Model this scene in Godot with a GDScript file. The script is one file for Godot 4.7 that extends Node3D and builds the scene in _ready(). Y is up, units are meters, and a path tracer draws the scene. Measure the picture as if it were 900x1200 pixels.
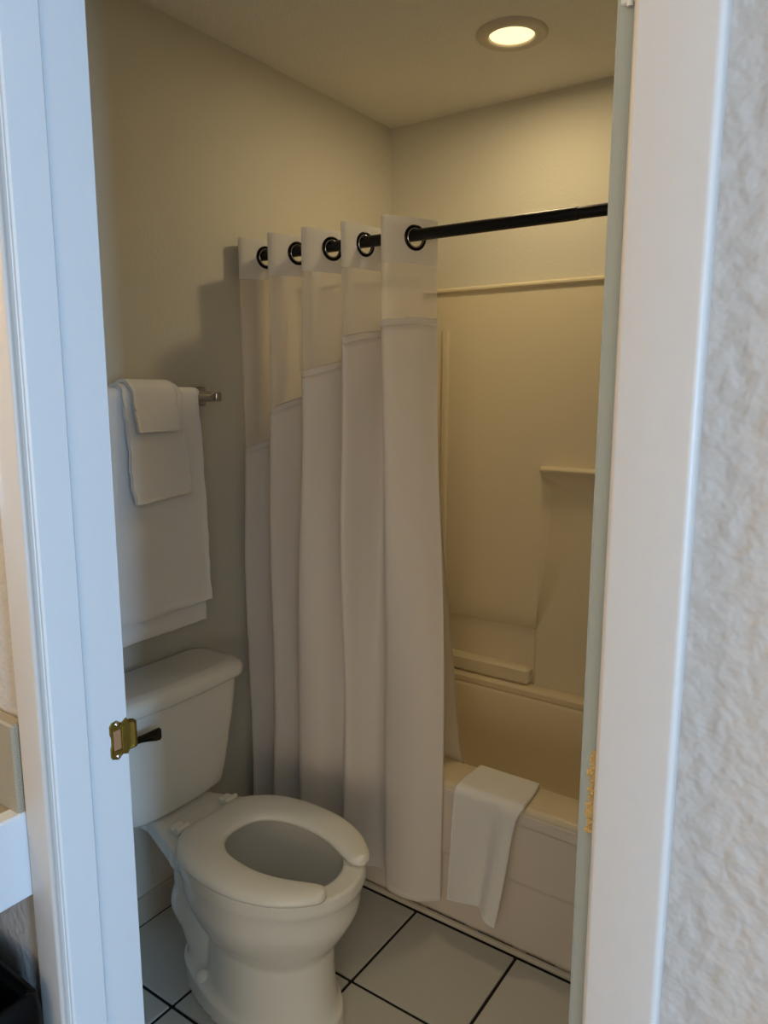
extends Node3D

const H := 2.369          # bathroom ceiling height
const ZF := 1.85          # front face of the door casing
const ZW := 1.833         # door wall, outer face
const ZB := 1.717         # door wall, bathroom face
const DL := 0.698         # left jamb face
const DR := 1.415         # right jamb face
const TILE := 0.305
const RODZ := 0.735
const RODY := 1.825

var M := {}
var taken := {}


# ------------------------------------------------------------------ helpers
func numbered(n: String) -> String:
	if not taken.has(n):
		taken[n] = 0
		return n
	taken[n] += 1
	return "%s_%03d" % [n, taken[n]]


func tag(o: Node3D, label: String, category: String, kind := "", group := "") -> Node3D:
	o.set_meta("label", label)
	o.set_meta("category", category)
	if kind != "":
		o.set_meta("kind", kind)
	if group != "":
		o.set_meta("group", group)
	return o


func thing(called: String, label: String, category: String, at := Vector3.ZERO, kind := "", group := "") -> Node3D:
	var o := Node3D.new()
	o.name = numbered(called)
	add_child(o)
	o.position = at
	tag(o, label, category, kind, group)
	return o


func obj(called: String, mesh: Mesh, mat: Material, parent: Node = null, at := Vector3.ZERO) -> MeshInstance3D:
	var o := MeshInstance3D.new()
	o.mesh = mesh
	o.material_override = mat
	o.cast_shadow = GeometryInstance3D.SHADOW_CASTING_SETTING_DOUBLE_SIDED
	o.position = at
	if parent == null:
		o.name = numbered(called)
		add_child(o)
	else:
		o.name = called
		parent.add_child(o, true)
	return o


func mk() -> SurfaceTool:
	var st := SurfaceTool.new()
	st.begin(Mesh.PRIMITIVE_TRIANGLES)
	return st


func done(st: SurfaceTool) -> ArrayMesh:
	st.index()
	st.generate_normals()
	return st.commit()


func tri(st: SurfaceTool, a: Vector3, b: Vector3, c: Vector3, sg := -1) -> void:
	for v in [a, b, c]:
		st.set_smooth_group(sg)
		st.add_vertex(v)


# a flat polygon whose front looks along «out»
func face(st: SurfaceTool, pts: Array, out: Vector3, sg := -1) -> void:
	var n: Vector3 = (pts[1] - pts[0]).cross(pts[2] - pts[0])
	for i in range(1, pts.size() - 1):
		if n.dot(out) > 0.0:
			tri(st, pts[0], pts[i + 1], pts[i], sg)
		else:
			tri(st, pts[0], pts[i], pts[i + 1], sg)


# a box between two corners with chamfered edges
func bx(st: SurfaceTool, lo: Vector3, hi: Vector3, b := 0.002) -> void:
	var c := (lo + hi) * 0.5
	var h := (hi - lo) * 0.5
	b = minf(b, minf(h.x, minf(h.y, h.z)) * 0.9)
	var k := func(s: Vector3, ax: int) -> Vector3:
		var e := h - Vector3(b, b, b)
		e[ax] = h[ax]
		return c + s * e
	for ax in 3:
		var u := (ax + 1) % 3
		var w := (ax + 2) % 3
		for s in [-1.0, 1.0]:
			var pts := []
			for q in [[-1, -1], [1, -1], [1, 1], [-1, 1]]:
				var sg := Vector3.ZERO
				sg[ax] = s
				sg[u] = q[0]
				sg[w] = q[1]
				pts.append(k.call(sg, ax))
			var out := Vector3.ZERO
			out[ax] = s
			face(st, pts, out)
	if b <= 0.0:
		return
	for ax in 3:
		var u := (ax + 1) % 3
		var w := (ax + 2) % 3
		for q in [[-1, -1], [1, -1], [1, 1], [-1, 1]]:
			var s0 := Vector3.ZERO
			s0[ax] = -1
			s0[u] = q[0]
			s0[w] = q[1]
			var s1 := s0
			s1[ax] = 1
			var out := s0
			out[ax] = 0
			face(st, [k.call(s0, u), k.call(s1, u), k.call(s1, w), k.call(s0, w)], out)
	for i in 8:
		var s := Vector3(1 if i & 1 else -1, 1 if i & 2 else -1, 1 if i & 4 else -1)
		face(st, [k.call(s, 0), k.call(s, 1), k.call(s, 2)], s)


func box(lo: Vector3, hi: Vector3, b := 0.002) -> ArrayMesh:
	var st := mk()
	bx(st, lo, hi, b)
	return done(st)


# a grid of points, rows[i][j]; closed_v joins the last column to the first
func grid(st: SurfaceTool, rows: Array, closed_v := false, flip := false, sg := 0) -> void:
	for i in rows.size() - 1:
		var n: int = rows[i].size()
		for j in (n if closed_v else n - 1):
			var a: Vector3 = rows[i][j]
			var b: Vector3 = rows[i][(j + 1) % n]
			var c: Vector3 = rows[i + 1][(j + 1) % n]
			var d: Vector3 = rows[i + 1][j]
			if flip:
				tri(st, a, c, b, sg)
				tri(st, a, d, c, sg)
			else:
				tri(st, a, b, c, sg)
				tri(st, a, c, d, sg)


func cap(st: SurfaceTool, ring: Array, out: Vector3, sg := -1) -> void:
	var c := Vector3.ZERO
	for p in ring:
		c += p
	c /= ring.size()
	for j in ring.size():
		face(st, [c, ring[j], ring[(j + 1) % ring.size()]], out, sg)


# a lathe about y: profile of (radius, height)
func lathe(profile: Array, seg := 40, sg := 0) -> ArrayMesh:
	var st := mk()
	var rows := []
	for p in profile:
		var r := []
		for j in seg:
			var a := TAU * j / seg
			r.append(Vector3(cos(a) * p.x, p.y, sin(a) * p.x))
		rows.append(r)
	grid(st, rows, true, false, sg)
	return done(st)


# a tube along a path
func tube(st: SurfaceTool, path: Array, r: float, seg := 16, sg := 0, ends := true) -> void:
	var rows := []
	for i in path.size():
		var t: Vector3 = (path[mini(i + 1, path.size() - 1)] - path[maxi(i - 1, 0)]).normalized()
		var ref := Vector3.UP if absf(t.y) < 0.9 else Vector3.RIGHT
		var u := t.cross(ref).normalized()
		var w := u.cross(t)
		var ring := []
		for j in seg:
			var a := TAU * j / seg
			ring.append(path[i] + (u * cos(a) + w * sin(a)) * r)
		rows.append(ring)
	grid(st, rows, true, false, sg)
	if ends:
		cap(st, rows[0], path[0] - path[1])
		cap(st, rows[-1], path[-1] - path[-2])


func torus(center: Vector3, axis: Vector3, R: float, r: float, seg := 36, sides := 12, squash := 1.0) -> ArrayMesh:
	var st := mk()
	var z := axis.normalized()
	var u := z.cross(Vector3.UP).normalized()
	var w := u.cross(z)
	var rows := []
	for i in seg + 1:
		var a := TAU * i / seg
		var d := u * cos(a) + w * sin(a)
		var ring := []
		for j in sides:
			var b := TAU * j / sides
			ring.append(center + d * (R + r * cos(b)) + z * (r * squash * sin(b)))
		rows.append(ring)
	grid(st, rows, true)
	return done(st)


# a sheet of cloth with thickness from a grid of points
func sheet(rows: Array, th: float) -> ArrayMesh:
	var st := mk()
	var n := rows.size()
	var m: int = rows[0].size()
	var front := []
	var back := []
	for i in n:
		var f := []
		var b := []
		for j in m:
			var du: Vector3 = rows[i][mini(j + 1, m - 1)] - rows[i][maxi(j - 1, 0)]
			var dv: Vector3 = rows[mini(i + 1, n - 1)][j] - rows[maxi(i - 1, 0)][j]
			var nn := du.cross(dv).normalized() * th * 0.5
			f.append(rows[i][j] + nn)
			b.append(rows[i][j] - nn)
		front.append(f)
		back.append(b)
	grid(st, front, false, false)
	grid(st, back, false, true)
	var rim := []
	var rim2 := []
	for j in m:
		rim.append(front[0][j]); rim2.append(back[0][j])
	for i in range(1, n):
		rim.append(front[i][m - 1]); rim2.append(back[i][m - 1])
	for j in range(m - 2, -1, -1):
		rim.append(front[n - 1][j]); rim2.append(back[n - 1][j])
	for i in range(n - 2, -1, -1):
		rim.append(front[i][0]); rim2.append(back[i][0])
	grid(st, [rim, rim2], false, false, 0)
	return done(st)


func catmull(pts: Array, per: int) -> Array:
	var out := []
	for i in pts.size() - 1:
		var p0 = pts[maxi(i - 1, 0)]
		var p1 = pts[i]
		var p2 = pts[i + 1]
		var p3 = pts[mini(i + 2, pts.size() - 1)]
		for k in per:
			out.append(p1.cubic_interpolate(p2, p0, p3, float(k) / per) if false else _cr(p0, p1, p2, p3, float(k) / per))
	out.append(pts[-1])
	return out


func _cr(a, b, c, d, t: float):
	return ((b * 2.0) + (c - a) * t + (a * 2.0 - b * 5.0 + c * 4.0 - d) * t * t + (b * 3.0 - a - c * 3.0 + d) * t * t * t) * 0.5


# ------------------------------------------------------------------ materials
func noise_tex(freq: float, size: int, as_normal: bool, strength := 4.0, seed_ := 1, ramp: Gradient = null, type := FastNoiseLite.TYPE_SIMPLEX_SMOOTH, octaves := 4) -> NoiseTexture2D:
	var n := FastNoiseLite.new()
	n.noise_type = type
	n.frequency = freq
	n.seed = seed_
	n.fractal_octaves = octaves
	var t := NoiseTexture2D.new()
	t.width = size
	t.height = size
	t.seamless = true
	t.noise = n
	t.as_normal_map = as_normal
	t.bump_strength = strength
	if ramp:
		t.color_ramp = ramp
	return t


func ramp2(a: Color, b: Color, c: Color) -> Gradient:
	var g := Gradient.new()
	g.offsets = PackedFloat32Array([0.0, 0.5, 1.0])
	g.colors = PackedColorArray([a, b, c])
	return g


func mat(c: Color, rough := 0.8, metal := 0.0) -> StandardMaterial3D:
	var m := StandardMaterial3D.new()
	m.albedo_color = c
	m.roughness = rough
	m.metallic = metal
	return m


func bumpy(m: StandardMaterial3D, tex: Texture2D, repeat_per_m: float, cm: float) -> StandardMaterial3D:
	m.uv1_triplanar = true
	m.uv1_world_triplanar = true
	m.uv1_scale = Vector3.ONE * repeat_per_m
	m.heightmap_enabled = true
	m.heightmap_texture = tex
	m.heightmap_scale = cm
	return m


func materials() -> void:
	var grain := noise_tex(0.06, 512, false, 1.0, 3)
	var coarse := noise_tex(0.035, 512, false, 1.0, 11, null, FastNoiseLite.TYPE_SIMPLEX_SMOOTH, 3)
	var weave := noise_tex(0.12, 512, false, 1.0, 5, null, FastNoiseLite.TYPE_CELLULAR, 2)
	M.wall = bumpy(mat(Color(0.84, 0.82, 0.76), 0.75), grain, 2.6, 0.04)
	M.wall_out = bumpy(mat(Color(0.725, 0.69, 0.655), 0.7), coarse, 2.6, 0.17)
	M.ceiling = bumpy(mat(Color(0.94, 0.925, 0.89), 0.9), grain, 3.4, 0.22)
	M.trim = bumpy(mat(Color(0.835, 0.84, 0.84), 0.38), grain, 1.2, 0.03)
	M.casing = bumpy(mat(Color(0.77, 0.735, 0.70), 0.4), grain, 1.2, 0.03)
	M.tile = bumpy(mat(Color(0.75, 0.745, 0.705), 0.42), grain, 1.7, 0.02)
	M.tile2 = bumpy(mat(Color(0.74, 0.73, 0.69), 0.42), grain, 1.7, 0.02)
	M.tile3 = bumpy(mat(Color(0.765, 0.755, 0.72), 0.42), grain, 1.7, 0.02)
	M.grout = mat(Color(0.10, 0.085, 0.08), 0.95)
	M.base_tile = mat(Color(0.77, 0.73, 0.66), 0.4)
	M.china = mat(Color(0.92, 0.905, 0.86), 0.16)
	M.seat = mat(Color(0.94, 0.925, 0.87), 0.3)
	M.almond = bumpy(mat(Color(0.885, 0.835, 0.72), 0.36), grain, 1.0, 0.02)
	M.tub = mat(Color(0.885, 0.825, 0.70), 0.3)
	M.apron = mat(Color(0.90, 0.85, 0.785), 0.35)
	M.caulk = mat(Color(0.82, 0.78, 0.70), 0.7)
	M.caulk_dirt = mat(Color(0.16, 0.13, 0.10), 0.9)
	M.cloth = bumpy(mat(Color(0.97, 0.945, 0.915), 0.95), weave, 14.0, 0.05)
	M.cloth.backlight_enabled = true
	M.cloth.backlight = Color(0.80, 0.775, 0.74)
	M.header = bumpy(mat(Color(0.97, 0.955, 0.93), 0.9), weave, 20.0, 0.04)
	M.header.backlight_enabled = true
	M.header.backlight = Color(0.72, 0.70, 0.67)
	M.sheer = mat(Color(0.97, 0.95, 0.92, 0.6), 0.9)
	M.sheer.transparency = BaseMaterial3D.TRANSPARENCY_ALPHA
	M.sheer.backlight_enabled = true
	M.sheer.backlight = Color(0.88, 0.86, 0.83)
	M.liner = mat(Color(0.90, 0.88, 0.83), 0.6)
	M.liner.backlight_enabled = true
	M.liner.backlight = Color(1.0, 0.98, 0.94)
	M.terry = bumpy(mat(Color(0.97, 0.955, 0.93), 1.0), weave, 9.0, 0.13)
	M.terry.rim_enabled = true
	M.terry.rim = 0.3
	M.rod = mat(Color(0.035, 0.03, 0.03), 0.4, 0.2)
	M.bronze = mat(Color(0.10, 0.085, 0.075), 0.25, 0.8)
	M.chrome = mat(Color(0.82, 0.82, 0.82), 0.08, 1.0)
	M.dark_chrome = mat(Color(0.22, 0.21, 0.20), 0.12, 1.0)
	M.brass = bumpy(mat(Color(0.50, 0.40, 0.16), 0.34, 0.9), grain, 30.0, 0.08)
	M.strike_hole = mat(Color(0.60, 0.44, 0.30), 0.8)
	M.jamb_shade_grey = mat(Color(0.62, 0.645, 0.63), 0.5)  # greyer than the trim: shade beside the casing put into the colour
	M.dark_iron = mat(Color(0.055, 0.05, 0.05), 0.3, 0.7)
	M.raw_wood = bumpy(mat(Color(0.78, 0.66, 0.44), 0.9), grain, 12.0, 0.15)
	M.water = mat(Color(0.22, 0.20, 0.13), 0.05)
	var sp := noise_tex(0.25, 512, false, 1.0, 21, ramp2(Color(0.36, 0.33, 0.28), Color(0.60, 0.555, 0.47), Color(0.74, 0.69, 0.60)))
	M.stone = mat(Color.WHITE, 0.3)
	M.stone.albedo_texture = sp
	M.stone.uv1_triplanar = true
	M.stone.uv1_world_triplanar = true
	M.stone.uv1_scale = Vector3.ONE * 5.0
	M.laminate = mat(Color(0.80, 0.81, 0.82), 0.4)
	M.bag = mat(Color(0.015, 0.015, 0.018), 0.42)
	M.bag.metallic_specular = 0.3
	M.bin = mat(Color(0.02, 0.02, 0.02), 0.6)
	M.bin.metallic_specular = 0.3
	M.carpet = bumpy(mat(Color(0.42, 0.38, 0.34), 1.0), weave, 8.0, 0.4)
	M.ring = mat(Color(0.84, 0.80, 0.73), 0.45)
	M.lens = mat(Color(0.9, 0.88, 0.8), 0.4)
	M.lens.emission_enabled = true
	M.lens.emission = Color(1.0, 0.90, 0.66)
	M.lens.emission_energy_multiplier = 1.6
	M.globe = mat(Color(0.9, 0.88, 0.8), 0.4)
	M.globe.emission_enabled = true
	M.globe.emission = Color(1.0, 0.86, 0.62)
	M.globe.emission_energy_multiplier = 1.6
	M.glass = mat(Color(0.9, 0.95, 1.0, 0.08), 0.02)
	M.glass.transparency = BaseMaterial3D.TRANSPARENCY_ALPHA
	M.mirror = mat(Color(0.9, 0.9, 0.9), 0.03, 1.0)


# ------------------------------------------------------------------ camera and light
func camera_and_light() -> void:
	var cam := Camera3D.new()
	cam.name = "camera"
	var yaw := 0.603947
	var pit := -0.164205
	var roll := 0.001513
	var F := Vector3(-sin(yaw) * cos(pit), sin(pit), -cos(yaw) * cos(pit))
	var R := F.cross(Vector3.UP).normalized()
	var U := R.cross(F)
	var R2 := R * cos(roll) + U * sin(roll)
	var U2 := U * cos(roll) - R * sin(roll)
	cam.transform = Transform3D(Basis(R2, U2, -F), Vector3(1.58741, 1.45339, 2.34381))
	cam.fov = rad_to_deg(2.0 * atan(600.0 / 869.256))
	cam.near = 0.05
	cam.current = true
	add_child(cam)

	var env := Environment.new()
	env.background_mode = Environment.BG_SKY
	var sky := Sky.new()
	var sm := ProceduralSkyMaterial.new()
	sm.sky_top_color = Color(0.35, 0.55, 0.90)
	sm.sky_horizon_color = Color(0.72, 0.84, 1.0)
	sm.ground_bottom_color = Color(0.30, 0.30, 0.28)
	sm.ground_horizon_color = Color(0.60, 0.66, 0.70)
	sky.sky_material = sm
	env.sky = sky
	env.tonemap_mode = Environment.TONE_MAPPER_LINEAR
	env.tonemap_exposure = 1.0
	env.sdfgi_enabled = true
	env.ssao_enabled = true
	env.ssil_enabled = true
	var we := WorldEnvironment.new()
	we.name = "world_environment"
	we.environment = env
	add_child(we)

	# daylight entering through the window of the outer room
	var day := AreaLight3D.new()
	day.name = "window_daylight"
	day.area_size = Vector2(0.48, 1.62)
	day.area_normalize_energy = true
	day.light_color = Color(0.63, 0.815, 1.0)
	day.light_energy = 17.0
	day.shadow_enabled = true
	day.area_range = 12.0
	day.position = Vector3(4.975, 1.16, 3.30)
	day.rotation = Vector3(0, PI / 2, 0)
	add_child(day)
	# added fill light behind the camera, placed at an added window
	var fill_light := AreaLight3D.new()
	fill_light.name = "added_fill_light"
	fill_light.area_size = Vector2(1.5, 1.2)
	fill_light.area_normalize_energy = true
	fill_light.light_color = Color(1.0, 0.88, 0.67)
	fill_light.light_energy = 2.95
	fill_light.shadow_enabled = true
	fill_light.area_range = 12.0
	fill_light.position = Vector3(2.7, 1.45, 4.675)
	add_child(fill_light)


# ------------------------------------------------------------------ setting
func wallbox(called: String, lo: Vector3, hi: Vector3, m: Material, label: String, cat := "wall") -> MeshInstance3D:
	var o := obj(called, box(lo, hi, 0.0), m)
	tag(o, label, cat, "structure")
	return o


func setting() -> void:
	# floor: dark grout bed with single ceramic tiles set in it
	var fl := thing("floor", "bathroom floor of large cream square tiles with dark grout", "floor", Vector3.ZERO, "structure")
	obj("grout_bed", box(Vector3(-0.1, -0.12, -0.1), Vector3(1.62, -0.004, ZW), 0.0), M.grout, fl)
	var x0 := 0.595
	var z0 := 1.046
	var g := 0.0042
	for i in range(-2, 4):
		for k in range(-2, 4):
			var lo := Vector3(maxf(x0 + (i) * TILE + g, 0.008), -0.012, maxf(z0 + k * TILE + g, 0.742))
			var hi := Vector3(minf(x0 + (i + 1) * TILE - g, 1.515), 0.0, minf(z0 + (k + 1) * TILE - g, ZB + 0.05))
			if hi.x - lo.x < 0.02 or hi.z - lo.z < 0.02:
				continue
			var pick := (i * 7 + k * 3 + 40) % 3
			obj("tile", box(lo, hi, 0.0018), [M.tile, M.tile2, M.tile3][pick], fl)
	wallbox("floor", Vector3(-0.1, -0.12, ZW), Vector3(5.2, 0.0, 4.8), M.carpet, "dull carpet floor of the room in front of the bathroom door", "floor")

	wallbox("wall_left", Vector3(-0.1, -0.1, -0.1), Vector3(0.0, H, ZB), M.wall, "plain wall behind the toilet and the towel bar")
	wallbox("wall_back", Vector3(0.0, -0.1, -0.1), Vector3(1.62, H, 0.0), M.wall, "plain wall above the tub surround, facing the doorway")
	wallbox("wall_right", Vector3(1.52, -0.1, 0.0), Vector3(1.62, H, ZB), M.wall, "bathroom wall at the end of the tub opposite the toilet")
	wallbox("ceiling", Vector3(-0.1, H, -0.1), Vector3(1.62, H + 0.1, ZB), M.ceiling, "speckled bathroom ceiling with the round recessed lamp", "ceiling")

	# the wall with the doorway, textured on the outer side
	var fr := thing("wall_front", "textured wall around the bathroom doorway, right of the white casing", "wall", Vector3.ZERO, "structure")
	obj("wall_panel", box(Vector3(-0.1, -0.1, ZB), Vector3(DL - 0.014, 2.5, ZW), 0.0), M.wall_out, fr)
	obj("wall_panel", box(Vector3(DR + 0.016, -0.1, ZB), Vector3(5.0, 2.5, ZW), 0.0), M.wall_out, fr)
	obj("wall_panel", box(Vector3(DL - 0.014, 2.05, ZB), Vector3(DR + 0.016, 2.5, ZW), 0.0), M.wall_out, fr)

	# outer room
	wallbox("wall_vanity", Vector3(-0.1, -0.1, ZW), Vector3(0.08, 2.5, 4.8), M.wall_out, "wall behind the vanity counter outside the bathroom")
	var wf := thing("wall_far", "wall of the outer room opposite the bathroom doorway", "wall", Vector3.ZERO, "structure")
	obj("wall_panel", box(Vector3(0.08, -0.1, 4.7), Vector3(1.94, 2.5, 4.82), 0.0), M.wall_out, wf)
	obj("wall_panel", box(Vector3(3.46, -0.1, 4.7), Vector3(5.0, 2.5, 4.82), 0.0), M.wall_out, wf)
	obj("wall_panel", box(Vector3(1.94, -0.1, 4.7), Vector3(3.46, 0.84, 4.82), 0.0), M.wall_out, wf)
	obj("wall_panel", box(Vector3(1.94, 2.06, 4.7), Vector3(3.46, 2.5, 4.82), 0.0), M.wall_out, wf)
	var w2 := thing("window_2", "added unseen window for the fill light, opposite the bathroom doorway", "window", Vector3(2.7, 0.84, 4.76), "structure")  # unseen window, added to go with the fill light
	var s2 := mk()
	bx(s2, Vector3(-0.76, 0, -0.03), Vector3(0.76, 0.04, 0.03))
	bx(s2, Vector3(-0.76, 1.18, -0.03), Vector3(0.76, 1.22, 0.03))
	bx(s2, Vector3(-0.76, 0.04, -0.03), Vector3(-0.72, 1.18, 0.03))
	bx(s2, Vector3(0.72, 0.04, -0.03), Vector3(0.76, 1.18, 0.03))
	obj("window_frame", done(s2), M.trim, w2)
	obj("pane", box(Vector3(-0.72, 0.04, -0.003), Vector3(0.72, 1.18, 0.003), 0.0), M.glass, w2)
	wallbox("ceiling", Vector3(-0.1, 2.44, ZW), Vector3(5.2, 2.54, 4.8), M.ceiling, "ceiling of the room in front of the bathroom door", "ceiling")
	var wr := thing("wall_window", "wall of the outer room that holds the daylight window", "wall", Vector3.ZERO, "structure")
	obj("wall_panel", box(Vector3(5.0, -0.1, ZB), Vector3(5.12, 2.5, 3.03), 0.0), M.wall_out, wr)
	obj("wall_panel", box(Vector3(5.0, -0.1, 3.57), Vector3(5.12, 2.5, 4.82), 0.0), M.wall_out, wr)
	obj("wall_panel", box(Vector3(5.0, -0.1, 3.03), Vector3(5.12, 0.33, 3.57), 0.0), M.wall_out, wr)
	obj("wall_panel", box(Vector3(5.0, 1.99, 3.03), Vector3(5.12, 2.5, 3.57), 0.0), M.wall_out, wr)
	var wn := thing("window_1", "tall window letting blue daylight into the outer room", "window", Vector3(5.06, 0.33, 3.30), "structure")
	var st := mk()
	bx(st, Vector3(-0.03, 0, -0.27), Vector3(0.03, 0.04, 0.27))
	bx(st, Vector3(-0.03, 1.62, -0.27), Vector3(0.03, 1.66, 0.27))
	bx(st, Vector3(-0.03, 0.04, -0.27), Vector3(0.03, 1.62, -0.23))
	bx(st, Vector3(-0.03, 0.04, 0.23), Vector3(0.03, 1.62, 0.27))
	obj("window_frame", done(st), M.trim, wn)
	obj("pane", box(Vector3(-0.003, 0.04, -0.23), Vector3(0.003, 1.62, 0.23), 0.0), M.glass, wn)

	# tile skirting along the wall by the toilet
	var bl := thing("baseboard_left", "low ceramic tile skirting along the wall behind the toilet", "baseboard", Vector3.ZERO, "structure")
	var z := 0.75
	while z < ZB - 0.02:
		var z1 := minf(z + TILE - 0.003, ZB)
		obj("tile", box(Vector3(-0.002, 0.0, z), Vector3(0.008, 0.081, z1), 0.002), M.base_tile, bl)
		z += TILE

	# caulked strip where the tub apron meets the floor
	var tr := thing("trim_4", "pale caulked strip with dirty edges where the tub apron meets the floor", "trim", Vector3.ZERO, "structure")
	obj("strip", box(Vector3(0.0, -0.004, 0.722), Vector3(1.52, 0.010, 0.738), 0.004), M.caulk, tr)
	var st2 := mk()
	var rng := RandomNumberGenerator.new()
	rng.seed = 4
	var x := 0.62
	while x < 1.5:
		var l := rng.randf_range(0.03, 0.13)
		bx(st2, Vector3(x, 0.0085, 0.7235), Vector3(x + l, 0.0112, 0.7258), 0.0008)
		x += l + rng.randf_range(0.02, 0.09)
	var dd := obj("dirt_line", done(st2), M.caulk_dirt, tr)
	dd.set_meta("kind", "stuff")


# ------------------------------------------------------------------ door frame
# a vertical casing board with a rounded profile: pts in the plane (x, z)
func profile_bar(pts: Array, y0: float, y1: float, sg := 0) -> ArrayMesh:
	var st := mk()
	var a := []
	var b := []
	for p in pts:
		a.append(Vector3(p.x, y0, p.y))
		b.append(Vector3(p.x, y1, p.y))
	grid(st, [a, b], true, true, sg)
	cap(st, a, Vector3.DOWN)
	cap(st, b, Vector3.UP)
	return done(st)


func rounded(x0: float, x1: float, z0: float, z1: float, r: float) -> Array:
	# front corners (at z1) rounded
	var p := [Vector2(x0, z0)]
	for i in 7:
		var a := PI - (PI / 2) * i / 6.0
		p.append(Vector2(x0 + r + cos(a) * r, z1 - r + sin(a) * r))
	for i in 7:
		var a := PI / 2 - (PI / 2) * i / 6.0
		p.append(Vector2(x1 - r + cos(a) * r, z1 - r + sin(a) * r))
	p.append(Vector2(x1, z0))
	return p


func door_frame() -> void:
	var d := thing("door_1", "white door frame of the bathroom doorway with brass strike plate", "door frame", Vector3.ZERO, "structure")
	# left jamb: the stop stands a little proud of the rebate
	obj("jamb", box(Vector3(DL - 0.018, 0, ZB - 0.002), Vector3(DL, 2.04, 1.837), 0.002), M.trim, d)
	var st := mk()
	bx(st, Vector3(DL - 0.001, 0, 1.783), Vector3(DL + 0.007, 2.04, 1.836), 0.0025)
	obj("door_stop", done(st), M.trim, d)
	obj("jamb", box(Vector3(DR, 0, ZB - 0.002), Vector3(DR + 0.019, 2.04, 1.835), 0.002), M.jamb_shade_grey, d)
	obj("door_stop", box(Vector3(DR - 0.006, 0, 1.745), Vector3(DR + 0.001, 2.04, 1.783), 0.0025), M.jamb_shade_grey, d)
	obj("head_jamb", box(Vector3(DL, 2.022, ZB - 0.002), Vector3(DR, 2.04, 1.837), 0.002), M.trim, d)
	# strike plate at the bathroom end of the left jamb
	var sp := obj("strike_plate", _strike(), M.brass, d, Vector3(DL + 0.0005, 0.951, 1.731))
	obj("bolt_hole", box(Vector3(0.0012, -0.014, -0.001), Vector3(0.0026, 0.016, 0.011), 0.0005), M.strike_hole, sp)
	var lp := []
	for q in [[0.0006, -0.012, 0.021], [0.0010, -0.018, 0.022], [0.0028, -0.0225, 0.021], [0.0062, -0.0255, 0.018]]:
		var lr := []
		for j in 7:
			lr.append(Vector3(q[0], lerpf(-q[2], q[2] * 1.15, j / 6.0), q[1]))
		lp.append(lr)
	obj("lip", sheet(lp, 0.0016), M.brass, sp)
	for s in [-1, 1]:
		obj("screw", lathe([Vector2(0.0, 0.002), Vector2(0.0032, 0.0016), Vector2(0.0042, 0.0)], 14), M.chrome, sp, Vector3(0.0015, s * 0.0245, 0.004)).rotation = Vector3(0, 0, -PI / 2)
	# worn places on the edge of the right jamb
	var wp := mk()
	var rng := RandomNumberGenerator.new()
	rng.seed = 9
	for i in 22:
		var y := 1.125 + 0.065 * i / 22.0
		var w := rng.randf_range(0.004, 0.0095)
		bx(wp, Vector3(DR + 0.0145 - w, y, 1.829), Vector3(DR + 0.0155, y + rng.randf_range(0.003, 0.006), 1.8362 + rng.randf_range(0.0, 0.0012)), 0.0008)
	obj("worn_patch", done(wp), M.raw_wood, d)
	var hw := mk()
	bx(hw, Vector3(DR + 0.003, 1.692, 1.829), Vector3(DR + 0.014, 1.72, 1.8368), 0.001)
	tube(hw, [Vector3(DR + 0.009, 1.690, 1.8365), Vector3(DR + 0.009, 1.72, 1.8365)], 0.0022, 10)
	obj("painted_hinge", done(hw), M.trim, d)

	# casings
	var cl := obj("trim_1", profile_bar(_casing_left(), 0.0, 2.09), M.casing)
	tag(cl, "narrow warm-lit casing beside the vanity counter", "door casing", "structure")
	var cr := obj("trim_2", profile_bar(rounded(DR + 0.015, 1.4835, ZW - 0.001, ZF, 0.0045), 0.0, 2.09), M.casing)
	tag(cr, "wide white casing beside the textured wall, its outer edge lit blue", "door casing", "structure")
	var ch := obj("trim_3", box(Vector3(0.643, 2.035, ZW), Vector3(1.4835, 2.09, ZF), 0.004), M.casing)
	tag(ch, "casing across the head of the bathroom doorway", "door casing", "structure")


func _casing_left() -> Array:
	var p := [Vector2(0.645, ZW - 0.001)]
	for i in 6:
		var a := PI - (PI / 2) * i / 5.0
		p.append(Vector2(0.645 + 0.005 + cos(a) * 0.005, ZF - 0.005 + sin(a) * 0.005))
	p.append(Vector2(0.690, ZF))
	# bead beside the jamb
	for i in 9:
		var a := PI * 0.5 - PI * 0.75 * i / 8.0
		p.append(Vector2(0.6945 + cos(a) * 0.0042, ZF - 0.0046 + sin(a) * 0.0042))
	p.append(Vector2(0.6965, ZW + 0.005))
	p.append(Vector2(0.6965, ZW - 0.001))
	return p


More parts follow.
